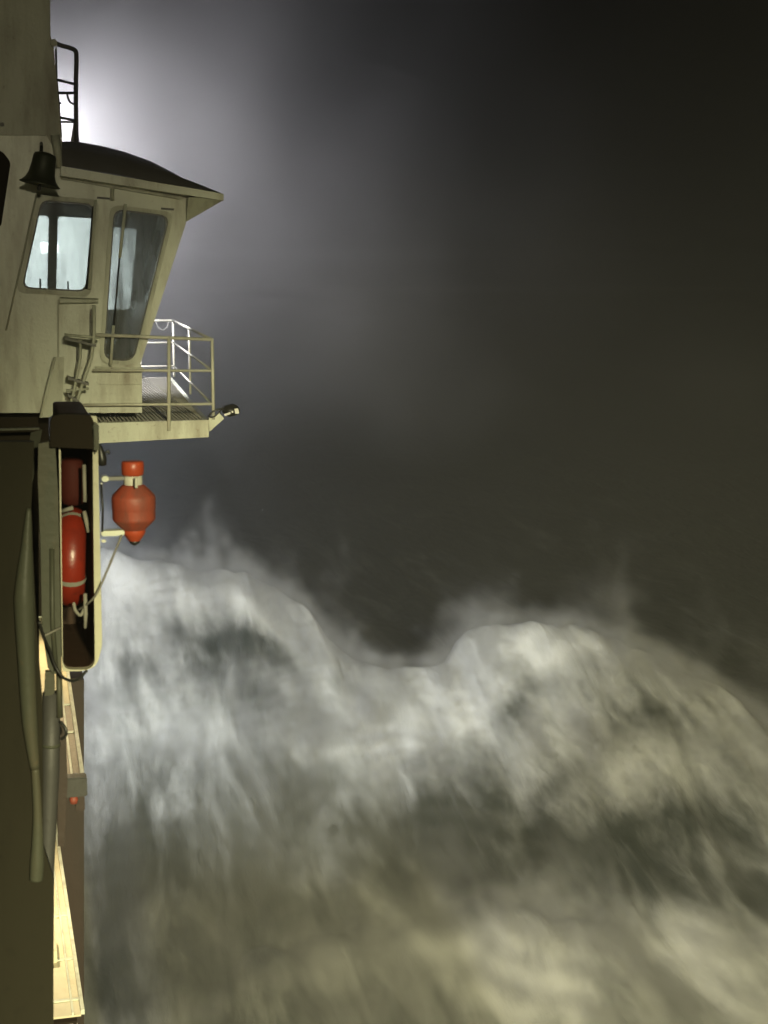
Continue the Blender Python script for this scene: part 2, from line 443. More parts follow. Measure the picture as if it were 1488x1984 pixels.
# trim: drain slots, seam, gutters
for a in ((188, 383, 213, 385), (312, 404, 337, 406), (189, 719, 215, 720)):
    link('drain_slot', prism_bm([W(a[0], a[1] - 2, -0.012), W(a[2], a[3] - 2, -0.012), W(a[2], a[3] + 2, -0.012), W(a[0], a[1] + 2, -0.012)], V(0, 0.02, 0)), BLACK, wing)
bar('drain_pipe', [W(217, 366, -0.05), W(217, 389, -0.05)], 0.025, CREAM2, wing)
link('gutter', loft_bm([W(118, 341, -0.07), W(118, 347, -0.07), W(118, 347, 0.0), W(118, 341, 0)], [W(350, 381, -0.07), W(350, 387, -0.07), W(350, 387, 0), W(350, 381, 0)]), CREAM2, wing)
bar('weld_seam', [W(72, 372, -0.005), W(50, 470, -0.005), W(12, 640, -0.005)], 0.012, CREAM2, wing)
link('sill_rail', loft_bm([W(184, 710, -0.06), W(184, 716, -0.06), W(184, 716, 0), W(184, 710, 0)], [W(276, 712, -0.06), W(276, 718, -0.06), W(276, 718, 0), W(276, 712, 0)]), CREAM2, wing)
link('access_panel', prism_bm(round_poly([W(189, 722, -0.03), W(274, 722, -0.03), W(274, 745, -0.03), W(189, 745, -0.03)], 0.03), V(0, 0.04, 0)), CREAM, wing)
# side locker below the first window and the flared bracket beside it
link('wall_seam', prism_bm([W(111, 580, -0.035), W(114.5, 580, -0.035), W(114.5, 700, -0.035), W(108, 720, -0.035), W(106, 720, -0.035), W(111, 698, -0.035)], V(0, 0.034, 0), bw=0.006), HOUSE, wing)
link('bracket_plate', prism_bm([W(106, 690, -0.2), W(124, 690, -0.2), W(118, 806, -0.2), W(76, 806, -0.2)], V(0, 0.035, 0), bw=0.008), CREAM2, wing)
bar('bracket_edge', [W(105, 690, -0.22), W(88, 760, -0.22), W(78, 806, -0.22)], 0.018, CREAM, wing)
link('vent_hood', loft_bm([W(115, 578, -0.14), W(115, 586, -0.14), W(115, 590, 0), W(115, 575, 0)], [W(190, 581, -0.10), W(190, 586, -0.10), W(190, 588, 0), W(190, 578, 0)]), CREAM2, wing)
# roof: dark crowned top with a pale fascia and a soffit that closes the overhang
top = [(119, 266), (160, 268), (205, 276), (250, 288), (300, 306), (345, 329), (390, 355), (426, 376)]
bot = [(119, 325), (160, 331), (205, 338), (250, 346), (300, 355), (345, 363), (390, 371), (426, 379)]
bm = bmesh.new()
fr = [bm.verts.new(W(x, y, -0.30)) for x, y in bot]
md = [bm.verts.new(W(x, (y + yb) / 2 - 3, -0.10)) for (x, y), (_, yb) in zip(top, bot)]
tp = [bm.verts.new(W(x, y, 0.55)) for x, y in top]
bk = [bm.verts.new(W(x, y + 4, 3.3)) for x, y in top]
bb = [bm.verts.new(W(x, y, 3.3)) for x, y in bot]
rows = [fr, md, tp, bk, bb]
for a, b in zip(rows, rows[1:]):
    for i in range(len(a) - 1): bm.faces.new((a[i], a[i + 1], b[i + 1], b[i]))
link('roof', bm, ROOF, wing, True)
link('fascia', loft_bm([W(116, 325, -0.31), W(116, 343, -0.31), W(116, 343, 0.02), W(116, 325, 0.02)], [W(427, 378, -0.31), W(427, 391, -0.31), W(427, 391, 0.02), W(427, 378, 0.02)]), CREAM, wing)
link('soffit', loft_bm([W(360, 384, -0.28), W(360, 430, -0.05), W(360, 430, 2.8), W(360, 400, 2.8)], [W(427, 386, -0.28), W(427, 390, -0.22), W(427, 396, 2.2), W(427, 392, 2.2)]), CREAM2, wing)
# inside: ceiling, floor, forward wall with three openings, outboard side with a window
D = 2.9
link('ceiling', box_bm((W(-260, 380).x, YW + 0.1, W(0, 372).z), (W(352, 380).x, YW + D, W(0, 372).z + 0.06)), GREY, wing)
link('floor', box_bm((W(-260, 380).x, YW + 0.1, W(0, 795).z - 0.02), (W(272, 380).x, YW + D, W(0, 795).z + 0.04)), GREY, wing)
def F(px, py): return PY(px, py, YW + D)
fwo = [F(-200, 345), F(300, 352), F(322, 480), F(270, 700), F(-200, 700)]
fwh = [round_poly([F(-60, 417), F(95, 418), F(91, 600), F(-60, 600)], 0.06), round_poly([F(112, 419), F(190, 424), F(186, 600), F(108, 600)], 0.06), round_poly([F(203, 438), F(266, 444), F(252, 600), F(198, 600)], 0.06)]
link('forward_wall', prism_bm(fwo, V(0, 0.08, 0), fwh), GREY, wing)
FPANE = glass_mat('salt_crusted_glass', 1.0)
for r_ in FPANE.node_tree.nodes:
    if r_.type == 'MAP_RANGE': r_.inputs[1].default_value = 0.0; r_.inputs[2].default_value = 0.75; r_.inputs[3].default_value = 0.5; r_.inputs[4].default_value = 0.9
    if r_.type == 'BSDF_TRANSLUCENT': r_.inputs[0].default_value = (0.72, 0.76, 0.75, 1)
for h_ in fwh: link('forward_pane', prism_bm([p + V(0, 0.03, 0) for p in h_], V(0, 0.012, 0)), FPANE, wing)
sb = [W(365, 372), W(362, 428), W(269, 714), W(275, 800)]
so = [p + V(0, 0.095, 0) for p in (W(364, 380), W(267, 712))]
s_a, s_b = W(362, 392, 0.095), W(269, 708, 0.095)
def side(t, dy): return s_a.lerp(s_b, t) + V(0, dy, 0)
sq = [side(0, 0), side(0, D - 0.1), side(1, D - 0.1), side(1, 0)]
sh = [side(0.14, 0.35), side(0.14, D - 0.5), side(0.62, D - 0.5), side(0.62, 0.35)]
link('side_wall', prism_bm(sq, V(-0.05, 0, 0), [sh]), GREY, wing)
link('side_glass', prism_bm(sh, V(-0.008, 0, 0)), GLASSD, wing)
link('inner_wall', box_bm((W(-260, 380).x - 0.08, YW + 0.1, W(0, 795).z), (W(-260, 380).x, YW + D, W(0, 372).z)), GREY, wing)
link('lower_side_wall', box_bm((W(275, 720).x - 0.06, YW + 0.1, W(0, 800).z), (W(275, 720).x, YW + D, W(0, 712).z)), CREAM2, wing)
link('console', box_bm((F(60, 560).x, YW + D - 0.55, W(0, 795).z + 0.05), (F(190, 560).x, YW + D - 0.1, F(0, 606).z), 0.03), BLACK, wing)
for x, a, b in ((77, 540, 606), (130, 545, 606)):
    bar('console_stalk', [F(x, b) + V(0, -0.3, 0), F(x, a) + V(0, -0.3, 0)], 0.012, BLACK, wing)

# upper house beside the wing
YU = 19.46
def U(px, py, dy=0): p = PY(px, py, YU); p.y += dy; return p
house = thing('upper_house', 'olive grey upper deckhouse rising out of the top of the picture', 'deckhouse', U(0, 262))
link('wall', prism_bm([U(-250, -160), U(95, -160), U(98, 70), U(104, 90), U(119, 258), U(123, 328), U(112, 300), U(90, 262), U(-250, 262)], V(0, 3.0, 0)), HOUSE, house)
bar('corner_post', [U(106, 262, -0.02), U(117, 325, -0.02)], 0.055, CREAM2, house)
link('bracket', box_bm(U(98, 92, -0.1), U(110, 78, 0.1), 0.015), HOUSE, house)
link('fitting', box_bm(U(0, 245, -0.05), U(8, 238, 0.0), 0.008), GREY, house)

# ship's bell
bl = PY(82, 300, 18.7)
bell = thing('ship_bell', 'dark flared bell hanging tilted over the bridge window', 'bell', bl)
ax = Matrix.Translation(PY(82, 330, 18.7)) @ Matrix.Rotation(math.radians(12), 4, 'Y')
k = 18.7 / FPX
prof = [(0.02, 34), (10, 33), (19, 30), (21, 24), (22, 8), (24, -6), (28, -16), (33, -22), (38, -26), (36, -27.5), (30, -22)]
link('bell_body', lathe_bm([(r * k, z * k) for r, z in prof], ax, 36), BRONZE, bell, True)
link('clapper', lathe_bm([(0.5 * k, -20 * k), (3 * k, -28 * k), (4.5 * k, -33 * k), (3 * k, -37 * k), (0.5 * k, -38 * k)], ax, 14), BLACK, bell, True)
link('hanger', tube_bm([PY(80, 300, 18.7), PY(80, 285, 18.72), PY(80, 278, 19.5)], 0.022), BLACK, bell)

# roof ladder silhouetted against the lamp glow
YL = 20.6
def Lq(px, py): return PY(px, py, YL)
lad = thing('roof_ladder', 'dark ladder frame standing on the bridge roof against the glare', 'ladder', Lq(148, 268))
bar('stile', curve_pts([Lq(104, 82), Lq(118, 88), Lq(136, 93), Lq(146, 99), Lq(148, 112), Lq(147, 180), Lq(148, 268), Lq(148, 290)], 6), 0.030, BLACK, lad)
bar('inner_stile', [Lq(108, 90), Lq(110, 150), Lq(119, 266)], 0.013, GREY, lad)
link('foot', prism_bm([Lq(143, 236), Lq(150, 236), Lq(154, 275), Lq(154, 290), Lq(137, 290), Lq(137, 275)], V(0, 0.06, 0)), BLACK, lad)
for a, b, r in (((106, 153), (148, 164), 0.018), ((112, 180), (148, 180), 0.018), ((113, 227), (148, 234), 0.018), ((117, 236), (147, 237), 0.013), ((112, 200), (119, 200), 0.012)):
    bar('rung', [Lq(*a), Lq(*b)], r, BLACK, lad)
bar('hook', curve_pts([Lq(130, 180), Lq(132, 190), Lq(136, 198), Lq(144, 202)], 5), 0.014, BLACK, lad)

# ------------------------------------------------------------------ platform, railing, steps
plat = thing('wing_platform', 'cream edged grating platform under the bridge wing', 'platform', W(300, 850))
za, zb = W(300, 813).z, W(300, 851).z
AFT = YW - 0.12
c0, c1 = W(187, 818), W(402, 812)
d0, d1 = W(190, 857), W(402, 845)
far_r = PZ(331, 729, za)     # forward outboard corner
link('edge_beam', loft_bm([c0 + V(0, -0.12, 0), d0 + V(0, -0.12, 0), d0 + V(0, -0.05, 0), c0 + V(0, -0.05, 0)], [c1 + V(0, -0.12, 0), d1 + V(0, -0.12, 0), d1 + V(0, -0.05, 0), c1 + V(0, -0.05, 0)]), CREAM, plat)
link('side_beam', loft_bm([c1 + V(0, -0.05, 0), d1 + V(0, -0.05, 0), d1 + V(-0.06, -0.05, 0), c1 + V(-0.06, -0.05, 0)],
     [far_r, far_r + V(0, 0, zb - za), far_r + V(-0.06, 0, zb - za), far_r + V(-0.06, 0, 0)]), CREAM2, plat)
link('underside', prism_bm([V(c0.x, AFT + 0.1, zb + 0.03), V(c1.x - 0.03, AFT + 0.1, zb + 0.03), far_r + V(-0.03, 0, zb + 0.03 - za), V(c0.x, far_r.y, zb + 0.03)], V(0, 0, 0.02)), GREY, plat)
# grating: thin bearing bars and cross rods, joined (they are too fine to pick apart)
bm = bmesh.new()
zt = za - 0.012
def xout(y): t = (y - AFT) / (far_r.y - AFT); return c1.x - 0.05 + (far_r.x - c1.x) * t
y = AFT + 0.09
while y < far_r.y:
    bmesh.ops.create_cube(bm, size=1, matrix=Matrix.Translation(((c0.x + xout(y)) / 2, y, zt - 0.015)) @ Matrix.Diagonal((xout(y) - c0.x, 0.008, 0.03, 1)))
    y += 0.075
x = c0.x + 0.04
while x < c1.x - 0.05:
    ye = far_r.y if x < far_r.x else AFT + (far_r.y - AFT) * (c1.x - 0.05 - x) / max(1e-3, (c1.x - far_r.x))
    ye = min(ye, far_r.y)
    if ye > AFT + 0.2:
        bmesh.ops.create_cube(bm, size=1, matrix=Matrix.Translation((x, (AFT + 0.08 + ye) / 2, zt - 0.012)) @ Matrix.Diagonal((0.012, ye - AFT - 0.08, 0.036, 1)))
    x += 0.05
g = link('grating', bm, GRATE, plat); g['kind'] = 'stuff'
rail = thing('platform_railing', 'thin pale tube railing around the bridge wing platform', 'railing', V(c1.x, AFT, za))
def R3(px, py): p = W(px, py); p.y = AFT - 0.02; return p
ra, rm, rl = R3(408, 657), R3(409, 717), R3(408, 781)
fa = PZ(335, 621, ra.z); ya = fa.y
def fwd(p): return V(fa.x, ya, p.z)
fa, fm, fl = fwd(ra), fwd(rm), fwd(rl)
bar('top_rail', [R3(186, 648), ra], 0.022, GALV, rail)
bar('middle_rail', [R3(178, 716), rm], 0.018, GALV, rail)
bar('bottom_rail', [R3(152, 783), rl], 0.018, GALV, rail)
bar('side_top_rail', [ra, fa], 0.022, GALV, rail)
bar('side_middle_rail', [rm, fm], 0.016, GALV, rail)
bar('side_bottom_rail', [rl, fl], 0.016, GALV, rail)
inx = W(262, 700).x
for p, r in ((fa, 0.022), (fm, 0.016), (fl, 0.016)):
    bar('forward_rail', [p, V(inx, ya, p.z)], r, GALV, rail)
pb = R3(325, 832)
bar('post', [R3(325, 650), pb], 0.024, GALV, rail)
bar('post', [ra, V(ra.x, ra.y, za)], 0.022, GALV, rail)
bar('post', [fa, V(fa.x, fa.y, za)], 0.022, GALV, rail)
m_ = ra.lerp(fa, 0.5); bar('post', [m_, V(m_.x, m_.y, za)], 0.020, GALV, rail)
m_ = V((fa.x + inx) / 2 + 0.1, ya, fa.z); bar('post', [m_, V(m_.x, m_.y, za)], 0.018, GALV, rail)
bar('post', [R3(155, 783), R3(155, 806)], 0.020, GALV, rail)
hk = [fa + V(-0.32, 0, 0), fa + V(-0.27, 0, -0.12), fa + V(-0.18, 0, -0.17), fa + V(-0.10, 0, -0.1), fa + V(-0.09, 0, 0)]
bar('hook', curve_pts(hk, 5), 0.012, GREY, rail)

st = thing('access_ladder', 'short cream ladder with flat treads beside the wing platform', 'ladder', W(140, 800, -0.5))
def S(px, py, dy=-0.45): return W(px, py, dy)
bar('stile', [S(178, 590), S(178, 650), S(173, 690), S(152, 752), S(138, 798)], 0.022, CREAM2, st)
bar('stile', [S(152, 655), S(152, 690), S(140, 752), S(128, 798)], 0.018, CREAM2, st)
bar('top_bar', [S(122, 646), S(190, 652)], 0.018, CREAM2, st)
for x0, y0, x1, y1 in ((122, 650, 182, 664), (128, 725, 168, 737), (128, 757, 150, 770)):
    link('tread', loft_bm([S(x0, y0, -0.5), S(x0, y0 + 5, -0.5), S(x0, y0 + 5, -0.2), S(x0, y0, -0.2)], [S(x1, y1, -0.5), S(x1, y1 + 5, -0.5), S(x1, y1 + 5, -0.2), S(x1, y1, -0.2)]), GREY, st)
bar('top_bar', [S(125, 752), S(168, 748)], 0.016, CREAM2, st)

# floodlight (unlit) on an arm at the platform corner
fl0 = thing('floodlight', 'small black floodlight on a cream arm at the platform corner', 'floodlight', W(402, 830, -0.1))
link('arm', prism_bm([W(402, 806, -0.13), W(416, 803, -0.13), W(423, 799, -0.13), W(432, 809, -0.13), W(403, 835, -0.13)], V(0, 0.05, 0), bw=0.006), CREAM, fl0)
hd = round_poly([W(429, 786, -0.22), W(452, 780, -0.22), W(461, 790, -0.22), W(459, 800, -0.22), W(438, 806, -0.22), W(429, 798, -0.22)], 0.05)
link('lamp_housing', prism_bm(hd, V(0, 0.22, 0), bw=0.02), BLACK, fl0, True)
for q in ([(448.5, 789), (456, 788), (458, 798), (450.5, 799)], [(429, 799), (441, 795), (441.5, 799), (430, 803)], [(443, 794), (446, 793), (447, 796), (444, 797)]):
    link('maker_plate', prism_bm([W(a, b, -0.245) for a, b in q], V(0, 0.01, 0)), WHITEP, fl0)
bar('yoke', curve_pts([W(402, 803, -0.16), W(410, 795, -0.16), W(424, 790, -0.16), W(430, 792, -0.16)], 4), 0.012, BLACK, fl0)
bar('cable', curve_pts([W(400, 804, -0.14), W(406, 806, -0.18), W(414, 803, -0.18), W(426, 791, -0.18)], 4), 0.009, BLACK, fl0)

# ================================================================== LIFEBUOY LOCKER, LIFEBUOY, SMOKE FLOAT
YH = 7.7
def H(px, py, dy=0): p = PY(px, py, YH); p.y += dy; return p
lock = thing('lifebuoy_locker', 'upright open locker with pale flanges holding the lifebuoy', 'locker', H(155, 1300))
oo = [H(113, 806), H(188, 806), H(190, 870), H(198, 1252), H(188, 1288), H(168, 1300), H(121, 1301)]
hole = round_poly([H(117, 812), H(179, 812), H(184, 1297), H(122, 1298)], [0.02, 0.02, 0.06, 0.05])
link('flange', prism_bm(round_poly(oo, [0.01, 0.01, 0, 0.03, 0.03, 0.05, 0.01]), V(0, 0.05, 0), [hole]), LOCKP, lock)
ho = round_poly([H(116, 811), H(180, 811), H(185, 1298), H(121, 1299)], [0.02, 0.02, 0.06, 0.05])
hi = round_poly([H(117.5, 813), H(178.5, 813), H(183.5, 1296), H(122.5, 1297)], [0.02, 0.02, 0.06, 0.05])
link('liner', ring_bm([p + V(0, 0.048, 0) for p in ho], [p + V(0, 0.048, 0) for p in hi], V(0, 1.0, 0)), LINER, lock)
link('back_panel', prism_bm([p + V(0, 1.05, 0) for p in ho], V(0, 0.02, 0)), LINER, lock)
lf = [H(a, b, -0.04) for a, b in ((74, 858), (106, 852), (112, 950), (119, 1300), (104, 1302), (92, 1290), (81, 1215), (78, 1050), (73, 930))]
link('side_flange', prism_bm(lf, V(0, 0.05, 0)), PALE, lock)
bar('flange_bead', [H(100, 1060, -0.05), H(101, 1200, -0.05), H(108, 1295, -0.05)], 0.012, PALE, lock)
link('hood', prism_bm(round_poly([H(96, 806, -0.10), H(112, 799, -0.10), H(172, 800, -0.10), H(180, 812, -0.10), H(180, 866, -0.10), H(96, 862, -0.10)], [0.03, 0.05, 0.05, 0.03, 0, 0]), V(0, 0.09, 0)), DARKBROWN, lock)
link('hood_edge', prism_bm([H(175, 815, -0.11), H(189, 818, -0.11), H(190, 872, -0.11), H(180, 872, -0.11)], V(0, 0.10, 0), bw=0.01), PALE, lock)
bar('retaining_strap', [H(168, 912, 0.25), H(169, 985, 0.22)], 0.010, WEB, lock)
bar('retaining_strap', [H(168, 1005, 0.25), H(177, 1045, 0.22)], 0.012, WEB, lock)

buoy_c = PY(139, 1079, YH + 0.42)
buoy = thing('lifebuoy', 'red ring lifebuoy with white bands and grab line in the open locker', 'lifebuoy', buoy_c)
Rm, rt = 0.206, 0.064
MB = Matrix.Translation(buoy_c) @ Matrix.Rotation(math.radians(-3), 4, 'Z') @ Matrix.Rotation(math.radians(3), 4, 'Y') @ Matrix.Rotation(math.radians(90), 4, 'Y')
def torus_bm(R, r, a0=0, a1=2 * math.pi, n=64, m=20, sx=1.0):
    bm = bmesh.new(); full = abs(a1 - a0 - 2 * math.pi) < 1e-6
    N = n if full else n + 1; rings = []
    for i in range(N):
        a = a0 + (a1 - a0) * i / n
        rings.append([bm.verts.new(MB @ V((R + r * math.cos(2 * math.pi * j / m)) * math.cos(a), (R + r * math.cos(2 * math.pi * j / m)) * math.sin(a), sx * r * math.sin(2 * math.pi * j / m))) for j in range(m)])
    for i in range(n):
        a, b = rings[i], rings[(i + 1) % N]
        for j in range(m): bm.faces.new((a[j], a[(j + 1) % m], b[(j + 1) % m], b[j]))
    return bm
link('ring', torus_bm(Rm, rt, sx=1.15), RED, buoy, True)
for i in range(4):
    a = math.radians(-158 + 90 * i)
    link('band', torus_bm(Rm, rt + 0.004, a - 0.05, a + 0.05, 6, 20, 1.15), WEB, buoy, True)
lp = []
for i in range(65):
    a = 2 * math.pi * i / 64
    s = abs(math.sin(2 * (a - math.radians(-158))))
    lp.append(MB @ V((Rm + rt * 0.75 + 0.035 * s) * math.cos(a), (Rm + rt * 0.75 + 0.035 * s) * math.sin(a), -(rt * 0.9 + 0.01 + 0.02 * s)))
link('grab_line', tube_bm(lp, 0.008), WEB, buoy, True)

shade_red = paint('shaded_buoy_red', (0.05, 0.007, 0.004), dirt=(0.02, 0.004, 0.003), rough=0.7, spec=0.2, streak=False)
red_form = thing('shaded_red_form', 'dark red rounded form added for the shaded red above the lifebuoy', 'red_form', PY(140, 985, YH + 0.5))  # made-up form; shade above the lifebuoy put into its dark red
link('form_body', lathe_bm([(r_ * 0.0028, z_ * 0.0028) for r_, z_ in ((1, -46), (14, -45), (22, -40), (26, -25), (27, 0), (26, 25), (22, 42), (14, 48), (1, 50))], Matrix.Translation(PY(141, 934, YH + 0.5)), 24), shade_red, red_form, True)
link('strap', tube_bm([PY(116, 992, YH + 0.3), PY(134, 986, YH + 0.26), PY(142, 984, YH + 0.26)], 0.012), WEB, red_form, True)
sf_c = PY(259, 980, YH + 0.1)
sf = thing('smoke_float', 'orange man overboard smoke float hung outboard of the locker', 'smoke float', sf_c)
ks = (YH + 0.1) / FPX * 1.005
def axm(z=0): return Matrix.Translation(sf_c)
def lprof(l): return [(r * ks, (980 - y) * ks) for r, y in l]
link('cap', lathe_bm(lprof([(1, 893), (19, 893), (21, 895), (21.5, 905), (21, 918), (18, 921), (1, 921)]), axm(), 32), ORANGE, sf, True)
link('neck', lathe_bm(lprof([(17, 921), (18, 930), (17, 944), (15, 946)]), axm(), 28), GALV, sf, True)
link('float_body', lathe_bm(lprof([(16, 938), (22, 940), (23, 941), (39.5, 958), (41.5, 962), (42, 964), (42, 985), (41.5, 986), (41.2, 987), (41.2, 1003), (40.8, 1006), (39, 1009), (24, 1024), (22, 1026), (20, 1028)]), axm(), 40), ORANGE2, sf, True)
link('nose', lathe_bm(lprof([(21, 1015), (21.5, 1020), (21.5, 1031), (20.5, 1035), (12, 1047), (10, 1049), (8, 1050)]), axm(), 32), ORANGE, sf, True)
link('plug', lathe_bm(lprof([(10, 1047), (10.5, 1051), (8, 1054), (3, 1057), (1, 1058)]), axm(), 20), BLACK, sf, True)
link('latch_pin', tube_bm([PY(264, 925, YH - 0.02), PY(264, 945, YH - 0.02)], 0.008), GALV, sf)
br = thing('float_bracket', 'small cream steel bracket arms holding the orange smoke float', 'bracket', H(200, 1036))
link('lower_arm', box_bm(H(198, 1043, 0.05), H(243, 1031, 0.12), 0.006), CREAM, br)
link('upper_lug', box_bm(H(198, 935, 0.02), H(211, 924, 0.10), 0.006), CREAM, br)
link('upper_arm', box_bm(H(210, 934, 0.05), H(244, 926, 0.10), 0.005), GREY, br)
bar('clip_rod', [H(196, 938, 0.0), H(199, 990, 0.0), H(198, 1030, 0.0)], 0.006, BLACK, br)
link('pin', box_bm(H(195.5, 946, 0.0), H(198.5, 936, 0.03)), WHITEP, br)
link('hook', box_bm(H(197, 1053, 0.02), H(206, 1047, 0.05), 0.004), GALV, br)
cl = thing('light_holder', 'dark lump of a lamp holder on the locker edge', 'lamp holder', H(203, 905))
link('holder_body', lathe_bm([(0.3 * ks, 0), (7 * ks, 2 * ks), (9 * ks, 12 * ks), (8 * ks, 24 * ks), (5 * ks, 32 * ks), (3 * ks, 40 * ks), (0.5 * ks, 42 * ks)], Matrix.Translation(H(201, 906, 0.06)) @ Matrix.Rotation(math.radians(-6), 4, 'Y'), 16), BLACK, cl, True)
bar('hook', curve_pts([H(204, 880, 0.05), H(211, 876, 0.05), H(212, 882, 0.05)], 4), 0.006, BLACK, cl)

# ropes
tag(link('trailing_line', tube_bm(curve_pts([PY(236, 1036, YH + 0.0), PY(216, 1085, YH - 0.02), PY(190, 1145, YH - 0.05), PY(174, 1166, YH + 0.0), PY(152, 1182, YH + 0.15)], 6), 0.006), ROPE, None, True), 'thin grey line running from the smoke float into the locker', 'rope')
tag(link('lifebuoy_lanyard', tube_bm(curve_pts([PY(143, 1168, YH + 0.1), PY(146, 1182, YH + 0.08), PY(156, 1192, YH + 0.06), PY(163, 1180, YH + 0.06)], 6), 0.009), WEB, None, True), 'pale loop of lanyard hanging under the red lifebuoy', 'rope')
tag(link('hanging_cord', tube_bm([PY(165, 1150, YH + 0.05), PY(166, 1190, YH + 0.05), PY(165, 1217, YH + 0.05)], [0.010, 0.011, 0.008]), WEB, None, True), 'white cord end hanging straight down inside the locker', 'rope')
tag(link('slack_cable', tube_bm(curve_pts([PY(76, 1205, YH - 0.3), PY(86, 1238, YH - 0.2), PY(97, 1262, YH - 0.12), PY(106, 1288, YH - 0.1), PY(122, 1312, YH - 0.1), PY(141, 1319, YH - 0.06), PY(156, 1312, YH - 0.03), PY(168, 1299, YH - 0.01)], 6), 0.008), BLACK, None, True), 'black slack cable looping under the bottom of the locker', 'cable')
tag(link('tie_line', tube_bm([PY(86, 1232, YH - 0.12), PY(100, 1225, YH - 0.1), PY(118, 1216, YH - 0.08)], 0.006), ROPE, None, True), 'short tie line crossing the pale flange of the locker', 'rope')

# ================================================================== NEAR BULWARK, POSTS, DECKS, HULL
nb = thing('near_bulwark', 'dark blurred steel bulwark along the edge of the picture', 'bulwark', V(0.1, 5, EYE - 3))
YN = 7.2
def round_px(p): return [(q.x, q.z) for q in round_poly([V(a, 0, b) for a, b in p], 14)]
def plate(ptspx, Y, thick, mat, name, par, bw=0.0):
    return link(name, prism_bm([PY(a, b, Y) for a, b in ptspx], V(0, thick, 0), bw=bw), mat, par)
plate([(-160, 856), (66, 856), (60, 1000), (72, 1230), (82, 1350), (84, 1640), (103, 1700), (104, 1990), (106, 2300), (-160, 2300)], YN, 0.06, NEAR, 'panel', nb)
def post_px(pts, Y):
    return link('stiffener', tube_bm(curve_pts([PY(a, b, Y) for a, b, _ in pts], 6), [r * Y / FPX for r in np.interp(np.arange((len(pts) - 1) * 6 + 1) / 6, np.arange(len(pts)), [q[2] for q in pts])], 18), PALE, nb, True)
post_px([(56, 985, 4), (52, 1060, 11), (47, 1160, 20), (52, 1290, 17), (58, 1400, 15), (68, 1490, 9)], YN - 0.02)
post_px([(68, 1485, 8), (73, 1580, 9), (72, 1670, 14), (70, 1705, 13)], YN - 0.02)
end = tag(link('end_bulkhead', prism_bm([PY(a, b, 8.9) for a, b in ((-200, 808), (74, 808), (76, 1300), (80, 1640), (96, 1990), (98, 2300), (-200, 2300))], V(0, 0.05, 0)), DARKBROWN), 'dark brown bulkhead painted in a shade tone below the deckhouse', 'bulkhead')
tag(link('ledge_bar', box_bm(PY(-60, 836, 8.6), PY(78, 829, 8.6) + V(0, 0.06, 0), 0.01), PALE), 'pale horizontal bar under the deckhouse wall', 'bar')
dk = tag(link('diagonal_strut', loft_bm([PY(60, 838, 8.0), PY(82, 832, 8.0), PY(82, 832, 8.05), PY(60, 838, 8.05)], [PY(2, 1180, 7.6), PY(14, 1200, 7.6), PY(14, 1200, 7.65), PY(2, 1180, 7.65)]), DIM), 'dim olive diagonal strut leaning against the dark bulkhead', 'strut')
pp = thing('locker_post', 'two tone post carrying the lifebuoy locker, pale above and grey below', 'post', PY(100, 1650, YH))
link('pale_plate', prism_bm(round_poly([PY(88, 1302, YH), PY(106, 1300, YH), PY(107, 1340, YH), PY(102, 1347, YH), PY(86, 1348, YH)], [0, 0, 0.02, 0.02, 0]), V(0, 0.04, 0)), PALE, pp)
link('pale_tube', tube_bm([PY(114, 1298, YH + 0.05), PY(116, 1390, YH + 0.05)], 0.016), PALE, pp, True)
link('grey_column', tube_bm([PY(100, 1342, YH + 0.09), PY(98, 1500, YH + 0.09), PY(91, 1680, YH + 0.09), PY(88, 2300, YH + 0.09)], [0.047, 0.046, 0.038, 0.036], 16), DGREY, pp, True)
link('collar', tube_bm([PY(99, 1440, YH + 0.09), PY(99, 1446, YH + 0.09)], 0.0485, 16), PALE, pp, True)
bar('handle', curve_pts([PY(118, 1398, YH + 0.02), PY(127, 1412, YH), PY(128, 1424, YH), PY(119, 1432, YH + 0.02)], 5), 0.008, BLACK, pp)

# upper side deck (lit warm) : plates, edge bars, end block
def deck(name, label, z, e_near, e_far, seams, mats, width):
    a, b = PZ(*e_near, z), PZ(*e_far, z)
    d = (b - a) / (b.y - a.y)
    t = thing(name, label, 'deck', a)
    ys = [a.y] + [PZ(px, py, z).y for px, py in seams] + [b.y + 3]
    for i in range(len(ys) - 1):
        p, q = a + d * (ys[i] + 0.008 - a.y), a + d * (ys[i + 1] - 0.008 - a.y)
        link('deck_plate', prism_bm([p, q, q - V(width, 0, 0), p - V(width, 0, 0)], V(0, 0, -0.02)), mats[i], t)
        link('seam_strip', prism_bm([q + V(0, -0.01, 0.002), q + V(0, 0.03, 0.002), q + V(-width, 0.03, 0.002), q + V(-width, -0.01, 0.002)], V(0, 0, 0.012)), CREAM, t)
    L = a + d * (b.y + 3 - a.y)
    link('edge_bar', loft_bm([a, a + V(0.035, 0, 0), a + V(0.035, 0, 0.05), a + V(0, 0, 0.05)], [L, L + V(0.035, 0, 0), L + V(0.035, 0, 0.05), L + V(0, 0, 0.05)]), CREAM, t)
    o = V(-0.085, 0, 0)
    link('inner_bar', loft_bm([a + o, a + o + V(0.02, 0, 0), a + o + V(0.02, 0, 0.03), a + o + V(0, 0, 0.03)], [L + o, L + o + V(0.02, 0, 0), L + o + V(0.02, 0, 0.03), L + o + V(0, 0, 0.03)]), CREAM, t)
    return a, L, t
a2, L2, t2 = deck('upper_side_deck', 'narrow brown and cream side deck lit warmly below the locker', EYE - 4.5, (156, 1508), (128, 1305), [(140, 1419), (134, 1366)], [DECKB, DECKB, DECK], 0.75)
link('end_block', box_bm(a2 + V(-0.16, -0.16, -0.12), a2 + V(0.05, -0.02, 0.06), 0.01), DGREY, t2)
